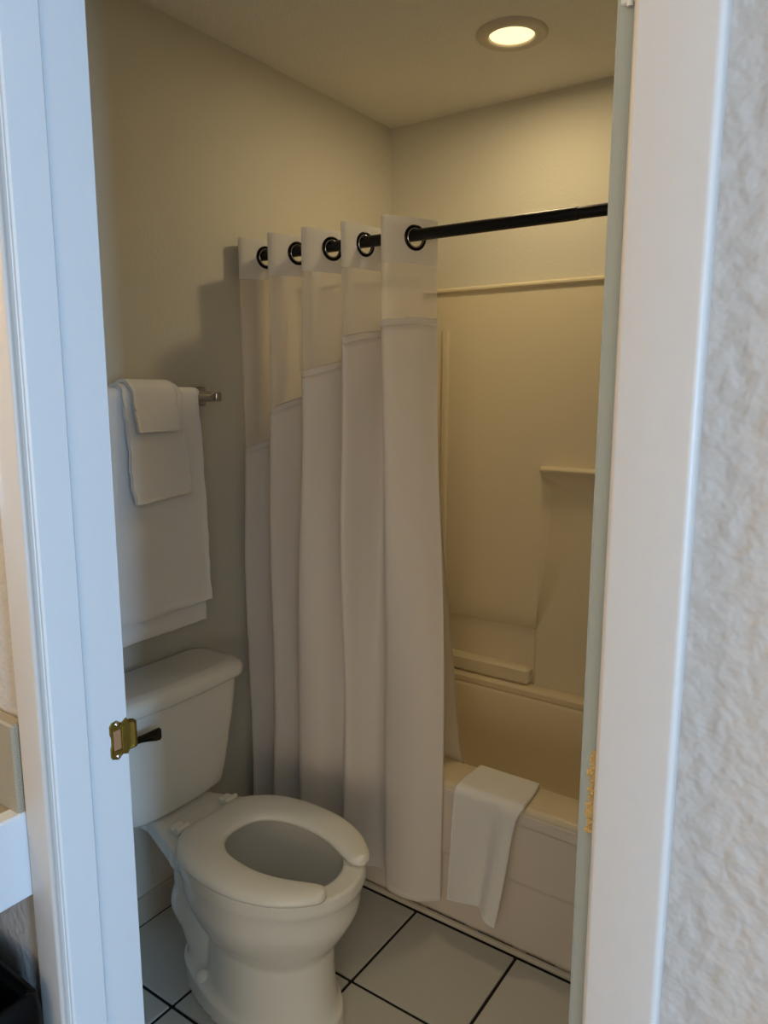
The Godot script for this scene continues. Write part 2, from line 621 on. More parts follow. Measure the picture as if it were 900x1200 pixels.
func _strike() -> ArrayMesh:
	# outline in (z, y) with ears, thickness along x
	var o := [Vector2(0.014, -0.026), Vector2(0.016, -0.022), Vector2(0.016, -0.010), Vector2(0.014, -0.004), Vector2(0.014, 0.006), Vector2(0.016, 0.012), Vector2(0.016, 0.024), Vector2(0.012, 0.029), Vector2(0.004, 0.030), Vector2(-0.004, 0.024), Vector2(-0.012, 0.029), Vector2(-0.0165, 0.024), Vector2(-0.0165, -0.02), Vector2(-0.012, -0.027), Vector2(-0.004, -0.024), Vector2(0.004, -0.030)]
	var st := mk()
	var a := []
	var b := []
	var c := []
	for p in o:
		a.append(Vector3(-0.001, p.y, p.x))
		b.append(Vector3(0.0012, p.y, p.x))
		c.append(Vector3(0.0018, p.y * 0.96, p.x * 0.94))
	grid(st, [a, b, c], true, false, -1)
	cap(st, c, Vector3.RIGHT)
	cap(st, a, Vector3.LEFT)
	# raised rim round the bolt hole
	bx(st, Vector3(0.001, -0.019, -0.006), Vector3(0.0036, -0.0145, 0.0125), 0.0008)
	bx(st, Vector3(0.001, 0.0165, -0.006), Vector3(0.0036, 0.021, 0.0125), 0.0008)
	bx(st, Vector3(0.001, -0.019, -0.0075), Vector3(0.0042, 0.021, -0.002), 0.0008)
	return done(st)


# ------------------------------------------------------------------ bathtub and surround
func rrect(x0: float, x1: float, z0: float, z1: float, r: float, y: float, per := 8) -> Array:
	var out := []
	for c in [[x1 - r, z1 - r, 0.0], [x0 + r, z1 - r, PI / 2], [x0 + r, z0 + r, PI], [x1 - r, z0 + r, PI * 1.5]]:
		for i in per + 1:
			var a: float = c[2] + (PI / 2) * i / per
			out.append(Vector3(c[0] + cos(a) * r, y, c[1] + sin(a) * r))
	return out


func bathtub() -> void:
	var t := thing("bathtub", "almond bathtub with a plain apron, partly behind the shower curtain", "bathtub")
	var st := mk()
	var rows := []
	var zo := 0.724
	rows.append(rrect(0.004, 1.516, 0.004, zo - 0.006, 0.006, 0.36))
	rows.append(rrect(0.004, 1.516, 0.004, zo - 0.002, 0.006, 0.388))
	rows.append(rrect(0.004, 1.516, 0.004, zo - 0.004, 0.007, 0.399))
	rows.append(rrect(0.006, 1.514, 0.006, zo - 0.010, 0.008, 0.405))
	rows.append(rrect(0.010, 1.510, 0.010, zo - 0.020, 0.010, 0.407))
	rows.append(rrect(0.085, 1.430, 0.070, 0.606, 0.11, 0.407))
	rows.append(rrect(0.092, 1.424, 0.075, 0.597, 0.11, 0.403))
	rows.append(rrect(0.097, 1.418, 0.079, 0.590, 0.11, 0.392))
	rows.append(rrect(0.115, 1.380, 0.088, 0.572, 0.12, 0.25))
	rows.append(rrect(0.140, 1.320, 0.095, 0.548, 0.13, 0.12))
	rows.append(rrect(0.175, 1.270, 0.125, 0.515, 0.13, 0.085))
	rows.append(rrect(0.260, 1.180, 0.20, 0.44, 0.11, 0.078))
	grid(st, rows, true, true)
	cap(st, rows[-1], Vector3.UP, 1)
	obj("basin", done(st), M.tub, t)
	# apron: an upper panel, a shallow ledge and a lower panel
	var sa := mk()
	var prof := [Vector2(0.364, zo - 0.012), Vector2(0.365, zo - 0.003), Vector2(0.36, zo), Vector2(0.205, zo), Vector2(0.198, zo - 0.002), Vector2(0.193, zo - 0.006), Vector2(0.186, zo - 0.007), Vector2(0.0, zo - 0.007), Vector2(0.0, zo - 0.03)]
	var ar := []
	for q in prof:
		ar.append([Vector3(0.004, q.x, q.y), Vector3(0.76, q.x, q.y), Vector3(1.516, q.x, q.y)])
	grid(sa, ar, false, false, -1)
	bx(sa, Vector3(0.004, 0.0, zo - 0.05), Vector3(1.516, 0.36, zo - 0.008), 0.0)
	bx(sa, Vector3(0.004, 0.355, zo - 0.05), Vector3(1.516, 0.392, zo), 0.004)
	obj("apron", done(sa), M.apron, t)
	# end and back walls under the rim, so that the tub stands on the floor
	var sb := mk()
	bx(sb, Vector3(0.004, 0.0, 0.004), Vector3(0.03, 0.37, zo - 0.05), 0.0)
	bx(sb, Vector3(1.49, 0.0, 0.004), Vector3(1.516, 0.37, zo - 0.05), 0.0)
	bx(sb, Vector3(0.2, 0.0, 0.2), Vector3(1.25, 0.076, 0.45), 0.0)
	obj("support", done(sb), M.tub, t)
	obj("back_ledge", box(Vector3(0.03, 0.400, 0.018), Vector3(1.49, 0.438, 0.074), 0.010), M.tub, t)
	obj("drain", lathe([Vector2(0, 0.082), Vector2(0.022, 0.0815), Vector2(0.028, 0.078)], 24), M.chrome, t, Vector3(0.30, 0, 0.32))

	var s := thing("tub_surround", "tan moulded wall surround above the bathtub with a ledge and a low niche", "tub surround")
	var top := 1.797
	var sp := mk()
	bx(sp, Vector3(0.001, 0.4085, 0.001), Vector3(1.519, top, 0.016), 0.004)
	obj("back_panel", done(sp), M.almond, s)
	var tf := mk()
	bx(tf, Vector3(0.001, top - 0.016, 0.001), Vector3(1.519, top + 0.002, 0.028), 0.006)
	obj("top_flange", done(tf), M.almond, s)
	obj("end_panel", box(Vector3(0.001, 0.4085, 0.016), Vector3(0.018, top, 0.715), 0.004), M.almond, s)
	obj("end_panel", box(Vector3(1.502, 0.4085, 0.016), Vector3(1.519, top, 0.715), 0.004), M.almond, s)
	# upright rib near the corner
	obj("corner_rib", profile_bar(rounded(0.232, 0.262, 0.014, 0.027, 0.009), 0.64, 1.655), M.almond, s)
	# large recessed field: a slightly proud panel over the niche
	var fp := mk()
	var fr := []
	for q in [[0.637, 0.0145], [0.637, 0.0215], [0.640, 0.0235], [0.70, 0.0225], [0.85, 0.019], [1.02, 0.0165], [1.10, 0.0155]]:
		fr.append([Vector3(0.258, q[0], q[1]), Vector3(0.42, q[0], q[1]), Vector3(0.60, q[0], q[1]), Vector3(0.625, q[0], maxf(0.0145, q[1] - 0.001))])
	grid(fp, fr, false, true)
	obj("field_panel", done(fp), M.almond, s)
	# niche side and ledge
	var nl := mk()
	bx(nl, Vector3(0.03, 0.4385, 0.010), Vector3(0.614, 0.499, 0.058), 0.010)
	obj("lower_ledge", done(nl), M.almond, s)
	# column with the soap shelf on top
	var rows2 := []
	var prof2 := [Vector2(0.4385, 0.032), Vector2(0.64, 0.028), Vector2(0.95, 0.022), Vector2(1.12, 0.022), Vector2(1.165, 0.032), Vector2(1.182, 0.050), Vector2(1.190, 0.058), Vector2(1.197, 0.057), Vector2(1.200, 0.050), Vector2(1.202, 0.016)]
	for q in prof2:
		var r := []
		r.append(Vector3(0.612, q.x, 0.0145))
		var soft: float = clampf((q.x - 0.64) / 0.2, 0.0, 1.0) * clampf((1.17 - q.x) / 0.05, 0.0, 1.0)
		for e in 9:
			var ee := e / 8.0
			r.append(Vector3(0.614 + ee * lerpf(0.018, 0.15, soft), q.x, lerpf(0.0145, q.y, ee * ee * (3.0 - 2.0 * ee))))
		r.append(Vector3(1.05, q.x, q.y))
		r.append(Vector3(1.062, q.x, maxf(0.0145, q.y - 0.010)))
		r.append(Vector3(1.066, q.x, 0.014))
		rows2.append(r)
	var sc := mk()
	grid(sc, rows2, false, true, 0)
	obj("soap_shelf", done(sc), M.almond, s)


# ------------------------------------------------------------------ toilet
func smin(a: float, b: float, k: float) -> float:
	var h := maxf(k - absf(a - b), 0.0) / k
	return minf(a, b) - h * h * k * 0.25


func seg_d(p: Vector3, a: Vector3, b: Vector3, ra: float, rb: float) -> float:
	var ab := b - a
	var t := clampf((p - a).dot(ab) / ab.length_squared(), 0.0, 1.0)
	return (p - a - ab * t).length() - lerpf(ra, rb, t)


var bowl_prof := [
	[0.000, 0.470, 0.190, 0.128], [0.040, 0.472, 0.182, 0.122], [0.100, 0.474, 0.170, 0.118], [0.170, 0.476, 0.164, 0.118], [0.195, 0.476, 0.164, 0.120], [0.215, 0.476, 0.175, 0.131],
	[0.25, 0.475, 0.200, 0.152], [0.30, 0.476, 0.226, 0.170], [0.345, 0.475, 0.234, 0.176], [0.365, 0.476, 0.239, 0.179], [0.376, 0.477, 0.243, 0.181], [0.404, 0.477, 0.243, 0.181]]
var hole_prof := [
	[0.13, 0.44, 0.05, 0.04], [0.17, 0.445, 0.085, 0.062], [0.22, 0.455, 0.125, 0.092], [0.28, 0.466, 0.165, 0.117], [0.34, 0.472, 0.187, 0.130], [0.38, 0.473, 0.192, 0.133], [0.42, 0.473, 0.192, 0.133]]


func refine(prof: Array) -> Array:
	var v := []
	for q in prof:
		v.append(Vector4(q[0], q[1], q[2], q[3]))
	var out := []
	for q in catmull(v, 5):
		out.append([q.x, q.y, q.z, q.w])
	return out


func stack_d(prof: Array, p: Vector3) -> float:
	var i := 0
	while i < prof.size() - 2 and p.y > prof[i + 1][0]:
		i += 1
	var a = prof[i]
	var b = prof[i + 1]
	var t: float = clampf((p.y - a[0]) / (b[0] - a[0]), 0.0, 1.0)
	var cx: float = lerpf(a[1], b[1], t)
	var ax: float = lerpf(a[2], b[2], t)
	var az: float = lerpf(a[3], b[3], t)
	var k := Vector2((p.x - cx) / ax, p.z / az).length()
	return (k - 1.0) * minf(ax, az)


func toilet_d(p: Vector3) -> float:
	var d := stack_d(bowl_prof, p)
	d = maxf(d, p.y - 0.404)
	# flat deck under the tank
	var q := Vector3(absf(p.x - 0.17) - 0.125, absf(p.y - 0.378) - 0.018, absf(p.z) - (0.072 + 0.055 * clampf((p.x - 0.13) / 0.16, 0.0, 1.0)))
	var deck := Vector3(maxf(q.x, 0), maxf(q.y, 0), maxf(q.z, 0)).length() + minf(maxf(q.x, maxf(q.y, q.z)), 0.0) - 0.006
	# trapway
	var az := absf(p.z)
	var pp := Vector3(p.x, p.y, maxf(az - 0.034, 0.0))
	var tr := seg_d(pp, Vector3(0.42, 0.15, 0), Vector3(0.335, 0.275, 0), 0.05, 0.05)
	tr = smin(tr, seg_d(pp, Vector3(0.335, 0.275, 0), Vector3(0.265, 0.290, 0), 0.05, 0.05), 0.03)
	tr = smin(tr, seg_d(pp, Vector3(0.265, 0.290, 0), Vector3(0.250, 0.20, 0), 0.050, 0.052), 0.03)
	tr = smin(tr, seg_d(pp, Vector3(0.250, 0.20, 0), Vector3(0.285, 0.09, 0), 0.050, 0.044), 0.03)
	# foot flange with flanks for the bolts
	var f := Vector2((p.x - 0.425) / 0.225, p.z / 0.118).length()
	var foot := maxf((f - 1.0) * 0.112, p.y - (0.030 + 0.03 * clampf((0.46 - p.x) / 0.2, 0.0, 1.0)))
	var e := smin(d, tr, 0.018)
	e = smin(e, deck, 0.03)
	e = smin(e, foot, 0.035)
	e = maxf(e, -p.y)
	e = maxf(e, p.y - 0.404)
	var hole := stack_d(hole_prof, p)
	hole = maxf(hole, 0.13 - p.y)
	var h := maxf(0.012 - absf(e + hole), 0.0) / 0.012
	return maxf(e, -hole) + h * h * 0.012 * 0.25


func surface_nets(lo: Vector3, n: Vector3i, c: float) -> ArrayMesh:
	var val := PackedFloat32Array()
	val.resize((n.x + 1) * (n.y + 1) * (n.z + 1))
	var sx := (n.y + 1) * (n.z + 1)
	var sy := n.z + 1
	var half := n.z / 2
	for i in n.x + 1:
		for j in n.y + 1:
			for k in range(half, n.z + 1):
				var v := toilet_d(lo + Vector3(i, j, k) * c)
				val[i * sx + j * sy + k] = v
				val[i * sx + j * sy + (n.z - k)] = v
	var ids := PackedInt32Array()
	ids.resize(val.size())
	ids.fill(-1)
	var verts := PackedVector3Array()
	var corner := [0, 1, sy, sy + 1, sx, sx + 1, sx + sy, sx + sy + 1]
	var off := [Vector3(0, 0, 0), Vector3(0, 0, 1), Vector3(0, 1, 0), Vector3(0, 1, 1), Vector3(1, 0, 0), Vector3(1, 0, 1), Vector3(1, 1, 0), Vector3(1, 1, 1)]
	var edges := [[0, 1], [2, 3], [4, 5], [6, 7], [0, 2], [1, 3], [4, 6], [5, 7], [0, 4], [1, 5], [2, 6], [3, 7]]
	for i in n.x:
		for j in n.y:
			for k in n.z:
				var b := i * sx + j * sy + k
				var neg := 0
				for q in corner:
					if val[b + q] < 0.0:
						neg += 1
				if neg == 0 or neg == 8:
					continue
				var s := Vector3.ZERO
				var m := 0
				for e in edges:
					var va := val[b + corner[e[0]]]
					var vb := val[b + corner[e[1]]]
					if (va < 0.0) != (vb < 0.0):
						s += off[e[0]].lerp(off[e[1]], va / (va - vb))
						m += 1
				ids[b] = verts.size()
				verts.append(lo + (Vector3(i, j, k) + s / m) * c)
	var st := mk()
	for v in verts:
		var e := c * 0.6
		var g := Vector3(toilet_d(v + Vector3(e, 0, 0)) - toilet_d(v - Vector3(e, 0, 0)), toilet_d(v + Vector3(0, e, 0)) - toilet_d(v - Vector3(0, e, 0)), toilet_d(v + Vector3(0, 0, e)) - toilet_d(v - Vector3(0, 0, e)))
		st.set_normal(g.normalized())
		st.add_vertex(v)
	var quad := func(a: int, b: int, cc: int, d: int, flip: bool) -> void:
		if a < 0 or b < 0 or cc < 0 or d < 0:
			return
		for q in ([a, cc, b, a, d, cc] if flip else [a, b, cc, a, cc, d]):
			st.add_index(q)
	for i in range(1, n.x):
		for j in range(1, n.y):
			for k in range(1, n.z):
				var b := i * sx + j * sy + k
				var v0 := val[b] < 0.0
				if v0 != (val[b + sx] < 0.0):
					quad.call(ids[b - sy - 1], ids[b - 1], ids[b], ids[b - sy], v0)
				if v0 != (val[b + sy] < 0.0):
					quad.call(ids[b - sx - 1], ids[b - sx], ids[b], ids[b - 1], v0)
				if v0 != (val[b + 1] < 0.0):
					quad.call(ids[b - sx - sy], ids[b - sy], ids[b], ids[b - sx], v0)
	return st.commit()


func seat_mesh() -> ArrayMesh:
	# half outlines, back to horn, as (x, z)
	var oo := catmull([Vector2(0.272, 0.0), Vector2(0.272, 0.05), Vector2(0.275, 0.088), Vector2(0.300, 0.122), Vector2(0.345, 0.157), Vector2(0.41, 0.178), Vector2(0.48, 0.184), Vector2(0.55, 0.178), Vector2(0.615, 0.157), Vector2(0.665, 0.125), Vector2(0.697, 0.092), Vector2(0.702, 0.072)], 4)
	var ii := catmull([Vector2(0.372, 0.0), Vector2(0.374, 0.022), Vector2(0.382, 0.046), Vector2(0.40, 0.067), Vector2(0.43, 0.083), Vector2(0.47, 0.092), Vector2(0.52, 0.094), Vector2(0.57, 0.087), Vector2(0.61, 0.074), Vector2(0.645, 0.060), Vector2(0.672, 0.053), Vector2(0.692, 0.056)], 4)
	var n := oo.size()
	var prof := [Vector2(0.0, 0.0), Vector2(0.0, 0.007), Vector2(0.03, 0.0125), Vector2(0.10, 0.0165), Vector2(0.25, 0.0195), Vector2(0.5, 0.0205), Vector2(0.75, 0.0190), Vector2(0.90, 0.0150), Vector2(0.97, 0.0100), Vector2(1.0, 0.005), Vector2(1.0, 0.0)]
	var rows := []
	for k in range(-(n - 1), n):
		var i := absi(k)
		var sgn := -1.0 if k < 0 else 1.0
		var taper: float = 1.0 if i < n - 4 else sqrt(maxf(0.0, 1.0 - pow((i - (n - 4)) / 3.6, 2.0)))
		var r := []
		for q in prof:
			var s: float = 0.5 + (q.x - 0.5) * lerpf(1.0, taper, 0.8)
			var p: Vector2 = ii[i].lerp(oo[i], s)
			r.append(Vector3(p.x, 0.407 + q.y * lerpf(1.0, taper, 0.75), sgn * p.y))
		rows.append(r)
	var st := mk()
	grid(st, rows, true, false, 0)
	cap(st, rows[0], Vector3.RIGHT, 1)
	cap(st, rows[-1], Vector3.RIGHT, 1)
	return done(st)


func tank_ring(y: float, xb: float, xf: float, hz: float, r: float, bow: float) -> Array:
	var out := []
	for p in rrect(xb, xf, -hz, hz, r, y, 6):
		var k: float = (p.x - xb) / (xf - xb)
		out.append(p + Vector3(bow * k * (1.0 - pow(p.z / hz, 2.0)), 0, 0))
	# more points along the bowed front
	var res := []
	for i in out.size():
		var a: Vector3 = out[i]
		var b: Vector3 = out[(i + 1) % out.size()]
		res.append(a)
		if absf(a.z - b.z) > 0.1 and (a.x + b.x) * 0.5 > (xb + xf) * 0.5:
			for q in range(1, 10):
				var m := a.lerp(b, q / 10.0)
				var edge_bow := bow * (1.0 - pow(a.z / hz, 2.0))
				m.x += bow * (1.0 - pow(m.z / hz, 2.0)) - edge_bow
				res.append(m)
		elif absf(a.z - b.z) > 0.1:
			for q in range(1, 10):
				res.append(a.lerp(b, q / 10.0))
	return res


func toilet() -> void:
	var t := thing("toilet", "white two-piece toilet with an open-front seat and no seat lid", "toilet", Vector3(0, 0, 1.2))
	bowl_prof = refine(bowl_prof)
	hole_prof = refine(hole_prof)
	obj("bowl", surface_nets(Vector3(-0.014, -0.014, -0.21), Vector3i(108, 62, 60), 0.007), M.china, t)
	var wr := []
	for j in 32:
		var a := TAU * j / 32
		wr.append(Vector3(0.452 + 0.112 * cos(a), 0.205, 0.083 * sin(a)))
	var stw := mk()
	cap(stw, wr, Vector3.UP)
	obj("water", done(stw), M.water, t)
	var seat := obj("seat", seat_mesh(), M.seat, t)
	for s in [-1, 1]:
		for xx in [0.44, 0.62]:
			var zz: float = 0.15 if xx < 0.5 else 0.125
			obj("bumper", box(Vector3(xx - 0.015, 0.4035, s * zz - 0.008), Vector3(xx + 0.015, 0.4085, s * zz + 0.008), 0.001), M.seat, seat)
	for s in [-1, 1]:
		var hg := mk()
		bx(hg, Vector3(0.238, 0.400, s * 0.078 - 0.017), Vector3(0.270, 0.420, s * 0.078 + 0.017), 0.005)
		tube(hg, [Vector3(0.268, 0.416, s * 0.078 - 0.019), Vector3(0.268, 0.416, s * 0.078 + 0.019)], 0.0075, 12)
		obj("hinge", done(hg), M.seat, t)
		obj("bolt_cap", lathe([Vector2(0.0, 0.020), Vector2(0.008, 0.0195), Vector2(0.0135, 0.016), Vector2(0.0165, 0.009), Vector2(0.0175, -0.008)], 24), M.seat, t, Vector3(0.332, 0.050, s * 0.089))
	# tank
	var rows := []
	for q in [[0.404, 0.045, 0.165, 0.135], [0.409, 0.03, 0.180, 0.152], [0.42, 0.022, 0.186, 0.160], [0.47, 0.02, 0.190, 0.170], [0.60, 0.02, 0.196, 0.192], [0.699, 0.02, 0.200, 0.205]]:
		rows.append(tank_ring(q[0], q[1], q[2] - 0.012, q[3], 0.036, 0.016))
	var st := mk()
	grid(st, rows, true, true)
	cap(st, rows[0], Vector3.DOWN)
	cap(st, rows[-1], Vector3.UP)
	obj("tank", done(st), M.china, t)
	var lr := []
	for q in [[0.699, 0.016, 0.202, 0.214, 0.04], [0.700, 0.010, 0.209, 0.222, 0.044], [0.705, 0.008, 0.212, 0.225, 0.046], [0.722, 0.008, 0.212, 0.225, 0.046], [0.732, 0.011, 0.207, 0.221, 0.046], [0.738, 0.018, 0.197, 0.212, 0.044], [0.741, 0.032, 0.178, 0.194, 0.04]]:
		lr.append(tank_ring(q[0], q[1], q[2] - 0.012, q[3], q[4], 0.016))
	var sl := mk()
	grid(sl, lr, true, true)
	cap(sl, lr[0], Vector3.DOWN)
	cap(sl, lr[-1], Vector3.UP, 1)
	obj("tank_lid", done(sl), M.china, t)
	var lv := mk()
	tube(lv, [Vector3(0.195, 0.664, 0.172), Vector3(0.212, 0.664, 0.172)], 0.013, 16)
	var lrows := []
	for q in [[0.180, 0.217, 0.660, 0.007], [0.172, 0.222, 0.661, 0.0085], [0.150, 0.226, 0.661, 0.0085], [0.130, 0.228, 0.659, 0.011], [0.112, 0.229, 0.657, 0.0145], [0.101, 0.229, 0.656, 0.0155], [0.097, 0.228, 0.656, 0.012]]:
		var ring := []
		for p in rrect(-0.0045, 0.0045, -q[3], q[3], 0.0035, 0.0, 3):
			ring.append(Vector3(q[1] + p.x, q[2] + p.z, q[0]))
		lrows.append(ring)
	grid(lv, lrows, true)
	cap(lv, lrows[0], Vector3.BACK, 1)
	cap(lv, lrows[-1], Vector3.FORWARD, 1)
	obj("flush_lever", done(lv), M.dark_chrome, t)


# ------------------------------------------------------------------ shower curtain
# the plan of the folds at the rod and at the hem: front fold, back fold, front fold ...
var plan_top := [Vector2(0.012, 0.745), Vector2(0.038, 0.806), Vector2(0.072, 0.735), Vector2(0.090, 0.662), Vector2(0.120, 0.735), Vector2(0.150, 0.808), Vector2(0.190, 0.735), Vector2(0.210, 0.662), Vector2(0.240, 0.735), Vector2(0.269, 0.808), Vector2(0.310, 0.735), Vector2(0.332, 0.662), Vector2(0.366, 0.735), Vector2(0.397, 0.806), Vector2(0.417, 0.735), Vector2(0.440, 0.665), Vector2(0.482, 0.735), Vector2(0.521, 0.804), Vector2(0.569, 0.735), Vector2(0.592, 0.668)]
var plan_low := [Vector2(0.020, 0.775), Vector2(0.038, 0.812), Vector2(0.068, 0.775), Vector2(0.088, 0.744), Vector2(0.110, 0.775), Vector2(0.135, 0.815), Vector2(0.170, 0.778), Vector2(0.190, 0.744), Vector2(0.214, 0.778), Vector2(0.240, 0.818), Vector2(0.300, 0.800), Vector2(0.345, 0.746), Vector2(0.366, 0.772), Vector2(0.395, 0.808), Vector2(0.430, 0.765), Vector2(0.462, 0.743), Vector2(0.496, 0.752), Vector2(0.528, 0.785), Vector2(0.610, 0.783), Vector2(0.675, 0.742)]
const PER := 9
var c_top := []
var c_low := []


func curtain_at(u: int, y: float) -> Vector3:
	var t := clampf((1.80 - y) / 1.32, 0.0, 1.0)
	t = lerpf(t, t * t * (3.0 - 2.0 * t), 0.5)
	var p: Vector2 = c_top[u].lerp(c_low[u], t)
	var f := float(u) / (c_top.size() - 1)
	# small uneven sway of the cloth
	p.x += 0.004 * sin(y * 5.0 + f * 17.0) * clampf((1.75 - y) * 2.0, 0.0, 1.0)
	p.y += 0.0035 * sin(y * 7.0 + f * 29.0) * clampf((1.75 - y) * 2.0, 0.0, 1.0)
	return Vector3(p.x, y, maxf(p.y, 0.7335) if y < 0.43 else p.y)


func seam_y(u: int) -> float:
	var f := float(u) / (c_top.size() - 1)
	var k := [1.25, 1.295, 1.415, 1.51, 1.59, 1.618]
	var at := [0.0, 0.1, 0.31, 0.52, 0.73, 0.94]
	for i in 5:
		if f <= at[i + 1]:
			return lerpf(k[i], k[i + 1], (f - at[i]) / (at[i + 1] - at[i]))
	return 1.62


func shower_curtain() -> void:
	c_top = catmull(plan_top, PER)
	c_low = catmull(plan_low, PER)
	var n := c_top.size()
	var cur := thing("shower_curtain", "white shower curtain gathered in folds with a sheer band below its top", "shower curtain", Vector3.ZERO)
	# grommets sit where the cloth crosses the rod
	var spots := []
	for k in plan_top.size():
		if k > 0 and absf(plan_top[k].y - 0.735) < 0.001:
			spots.append(k * PER)
	# header with real holes for the rod
	var top_y := 1.866
	var hem_y := 1.757
	var nv := 26
	var st := mk()
	for side in [-1.0, 1.0]:
		var pts := []
		for i in nv + 1:
			var y: float = lerpf(top_y, hem_y, float(i) / nv)
			var r := []
			for j in n:
				var a := curtain_at(maxi(j - 1, 0), y)
				var b := curtain_at(mini(j + 1, n - 1), y)
				var nn := Vector3(b.z - a.z, 0, -(b.x - a.x)).normalized()
				r.append(curtain_at(j, y) + nn * side * 0.0012)
			pts.append(r)
		for i in nv:
			for j in n - 1:
				var mid: Vector3 = (pts[i][j] + pts[i + 1][j + 1]) * 0.5
				var open := false
				for s in spots:
					if absi(j - s) < PER and (mid - Vector3(c_top[s].x, RODY - 0.006, c_top[s].y)).length() < 0.0235:
						open = true
				if open:
					continue
				if side > 0:
					tri(st, pts[i][j], pts[i][j + 1], pts[i + 1][j + 1], 1)
					tri(st, pts[i][j], pts[i + 1][j + 1], pts[i + 1][j], 1)
				else:
					tri(st, pts[i][j], pts[i + 1][j + 1], pts[i][j + 1], 2)
					tri(st, pts[i][j], pts[i + 1][j], pts[i + 1][j + 1], 2)
	obj("header", done(st), M.header, cur)
	# sheer band
	var rows := []
	for i in 13:
		var r := []
		for j in n:
			r.append(curtain_at(j, lerpf(hem_y + 0.002, seam_y(j), i / 12.0)))
		rows.append(r)
	var ss := mk()
	grid(ss, rows, false, false)
	obj("sheer_band", done(ss), M.sheer, cur)
	# hemmed seam
	rows = []
	for i in 4:
		var r := []
		for j in n:
			r.append(curtain_at(j, seam_y(j) + 0.010 - 0.018 * i / 3.0))
		rows.append(r)
	obj("seam", sheet(rows, 0.0045), M.cloth, cur)
	# body
	rows = []
	for i in 61:
		var r := []
		for j in n:
			var f := float(j) / (n - 1)
			var hem := 0.075 + 0.012 * sin(f * 11.0)
			r.append(curtain_at(j, lerpf(seam_y(j), hem, i / 60.0)))
		rows.append(r)
	obj("body", sheet(rows, 0.0025), M.cloth, cur)
	# liner hanging inside the tub
	rows = []
	for i in 41:
		var r := []
		var y := lerpf(1.74, 0.16, i / 40.0)
		var xr := lerpf(0.545, 0.648, clampf((1.74 - y) / 1.32, 0.0, 1.0))
		for j in 61:
			var f := j / 60.0
			var z := lerpf(0.66, 0.585, clampf((1.74 - y) / 1.3, 0.0, 1.0)) + 0.010 * sin(f * 26.0)
			z = minf(z, 0.575 + 0.1 * clampf((y - 0.40) / 0.25, 0.0, 1.0) + 0.0)
			r.append(Vector3(lerpf(0.115, xr, f), y, z))
		rows.append(r)
	obj("liner", sheet(rows, 0.0012), M.liner, cur)
	for s in spots:
		var a: Vector2 = c_top[s - 1]
		var b: Vector2 = c_top[s + 1]
		var d := (b - a).normalized()
		var g := obj("grommet", torus(Vector3.ZERO, Vector3(d.y, 0, -d.x), 0.0262, 0.0052, 36, 10, 0.75), M.bronze, cur, Vector3(c_top[s].x, RODY - 0.006, c_top[s].y))
		obj("inner_ring", torus(Vector3.ZERO, Vector3(d.y, 0, -d.x), 0.0222, 0.0022, 36, 8, 2.0), M.chrome, g)

	var rod := thing("curtain_rod", "black shower curtain rod with a telescoping joint above the bathtub", "curtain rod")
	var sr := mk()
	tube(sr, [Vector3(0.004, RODY, RODZ), Vector3(0.98, RODY, RODZ)], 0.0142, 24)
	obj("rod", done(sr), M.rod, rod)
	sr = mk()
	tube(sr, [Vector3(0.97, RODY, RODZ), Vector3(1.516, RODY, RODZ)], 0.0128, 24)
	obj("inner_rod", done(sr), M.rod, rod)
	for s in [0, 1]:
		var fl := obj("flange", lathe([Vector2(0.0, 0.022), Vector2(0.015, 0.022), Vector2(0.019, 0.016), Vector2(0.030, 0.006), Vector2(0.032, 0.0)], 28), M.rod, rod, Vector3(0.0 if s == 0 else 1.52, RODY, RODZ))
		fl.rotation = Vector3(0, 0, -PI / 2 if s == 0 else PI / 2)


# ------------------------------------------------------------------ towels
# a cloth hung over something: path in (x, y), swept along z
func drape(path: Array, z0: float, z1: float, th: float, seed_: int, rough := 0.002, skew := 0.0, sag := 0.0, nz := 26) -> ArrayMesh:
	var n := FastNoiseLite.new()
	n.seed = seed_
	n.frequency = 7.0
	var len_ := path.size()
	var rows := []
	for i in len_:
		var r := []
		for j in nz + 1:
			var f := float(j) / nz
			var p: Vector2 = path[i]
			var endness := absf(2.0 * i / (len_ - 1) - 1.0)
			var z := lerpf(z0, z1, f) + n.get_noise_2d(i * 0.03, 3.0 + floorf(f * 1.99) * 9.0) * rough * 2.0
			var bump := n.get_noise_3d(p.x * 2.0, p.y, z) * rough * (0.4 + endness)
			r.append(Vector3(p.x + bump, p.y + endness * (skew * (f - 0.5) + n.get_noise_2d(z * 2.0, 40.0 + i * 0.05) * rough) - sag * endness * sin(f * PI), z))
		rows.append(r)
	return sheet(rows, th)


func over_bar(bx_: float, by: float, r: float, y_back: float, y_front: float, spread_b: float, spread_f: float, n := 22) -> Array:
	var p := []
	for i in n:
		var t := float(i) / n
		p.append(Vector2(bx_ - r - spread_b * (1.0 - t), lerpf(y_back, by, t)))
	for i in 13:
		var a := PI - PI * i / 12.0
		p.append(Vector2(bx_ + cos(a) * r, by + sin(a) * r))
	for i in range(1, n + 1):
		var t := float(i) / n
		p.append(Vector2(bx_ + r + spread_f * t, lerpf(by, y_front, t)))
	return p


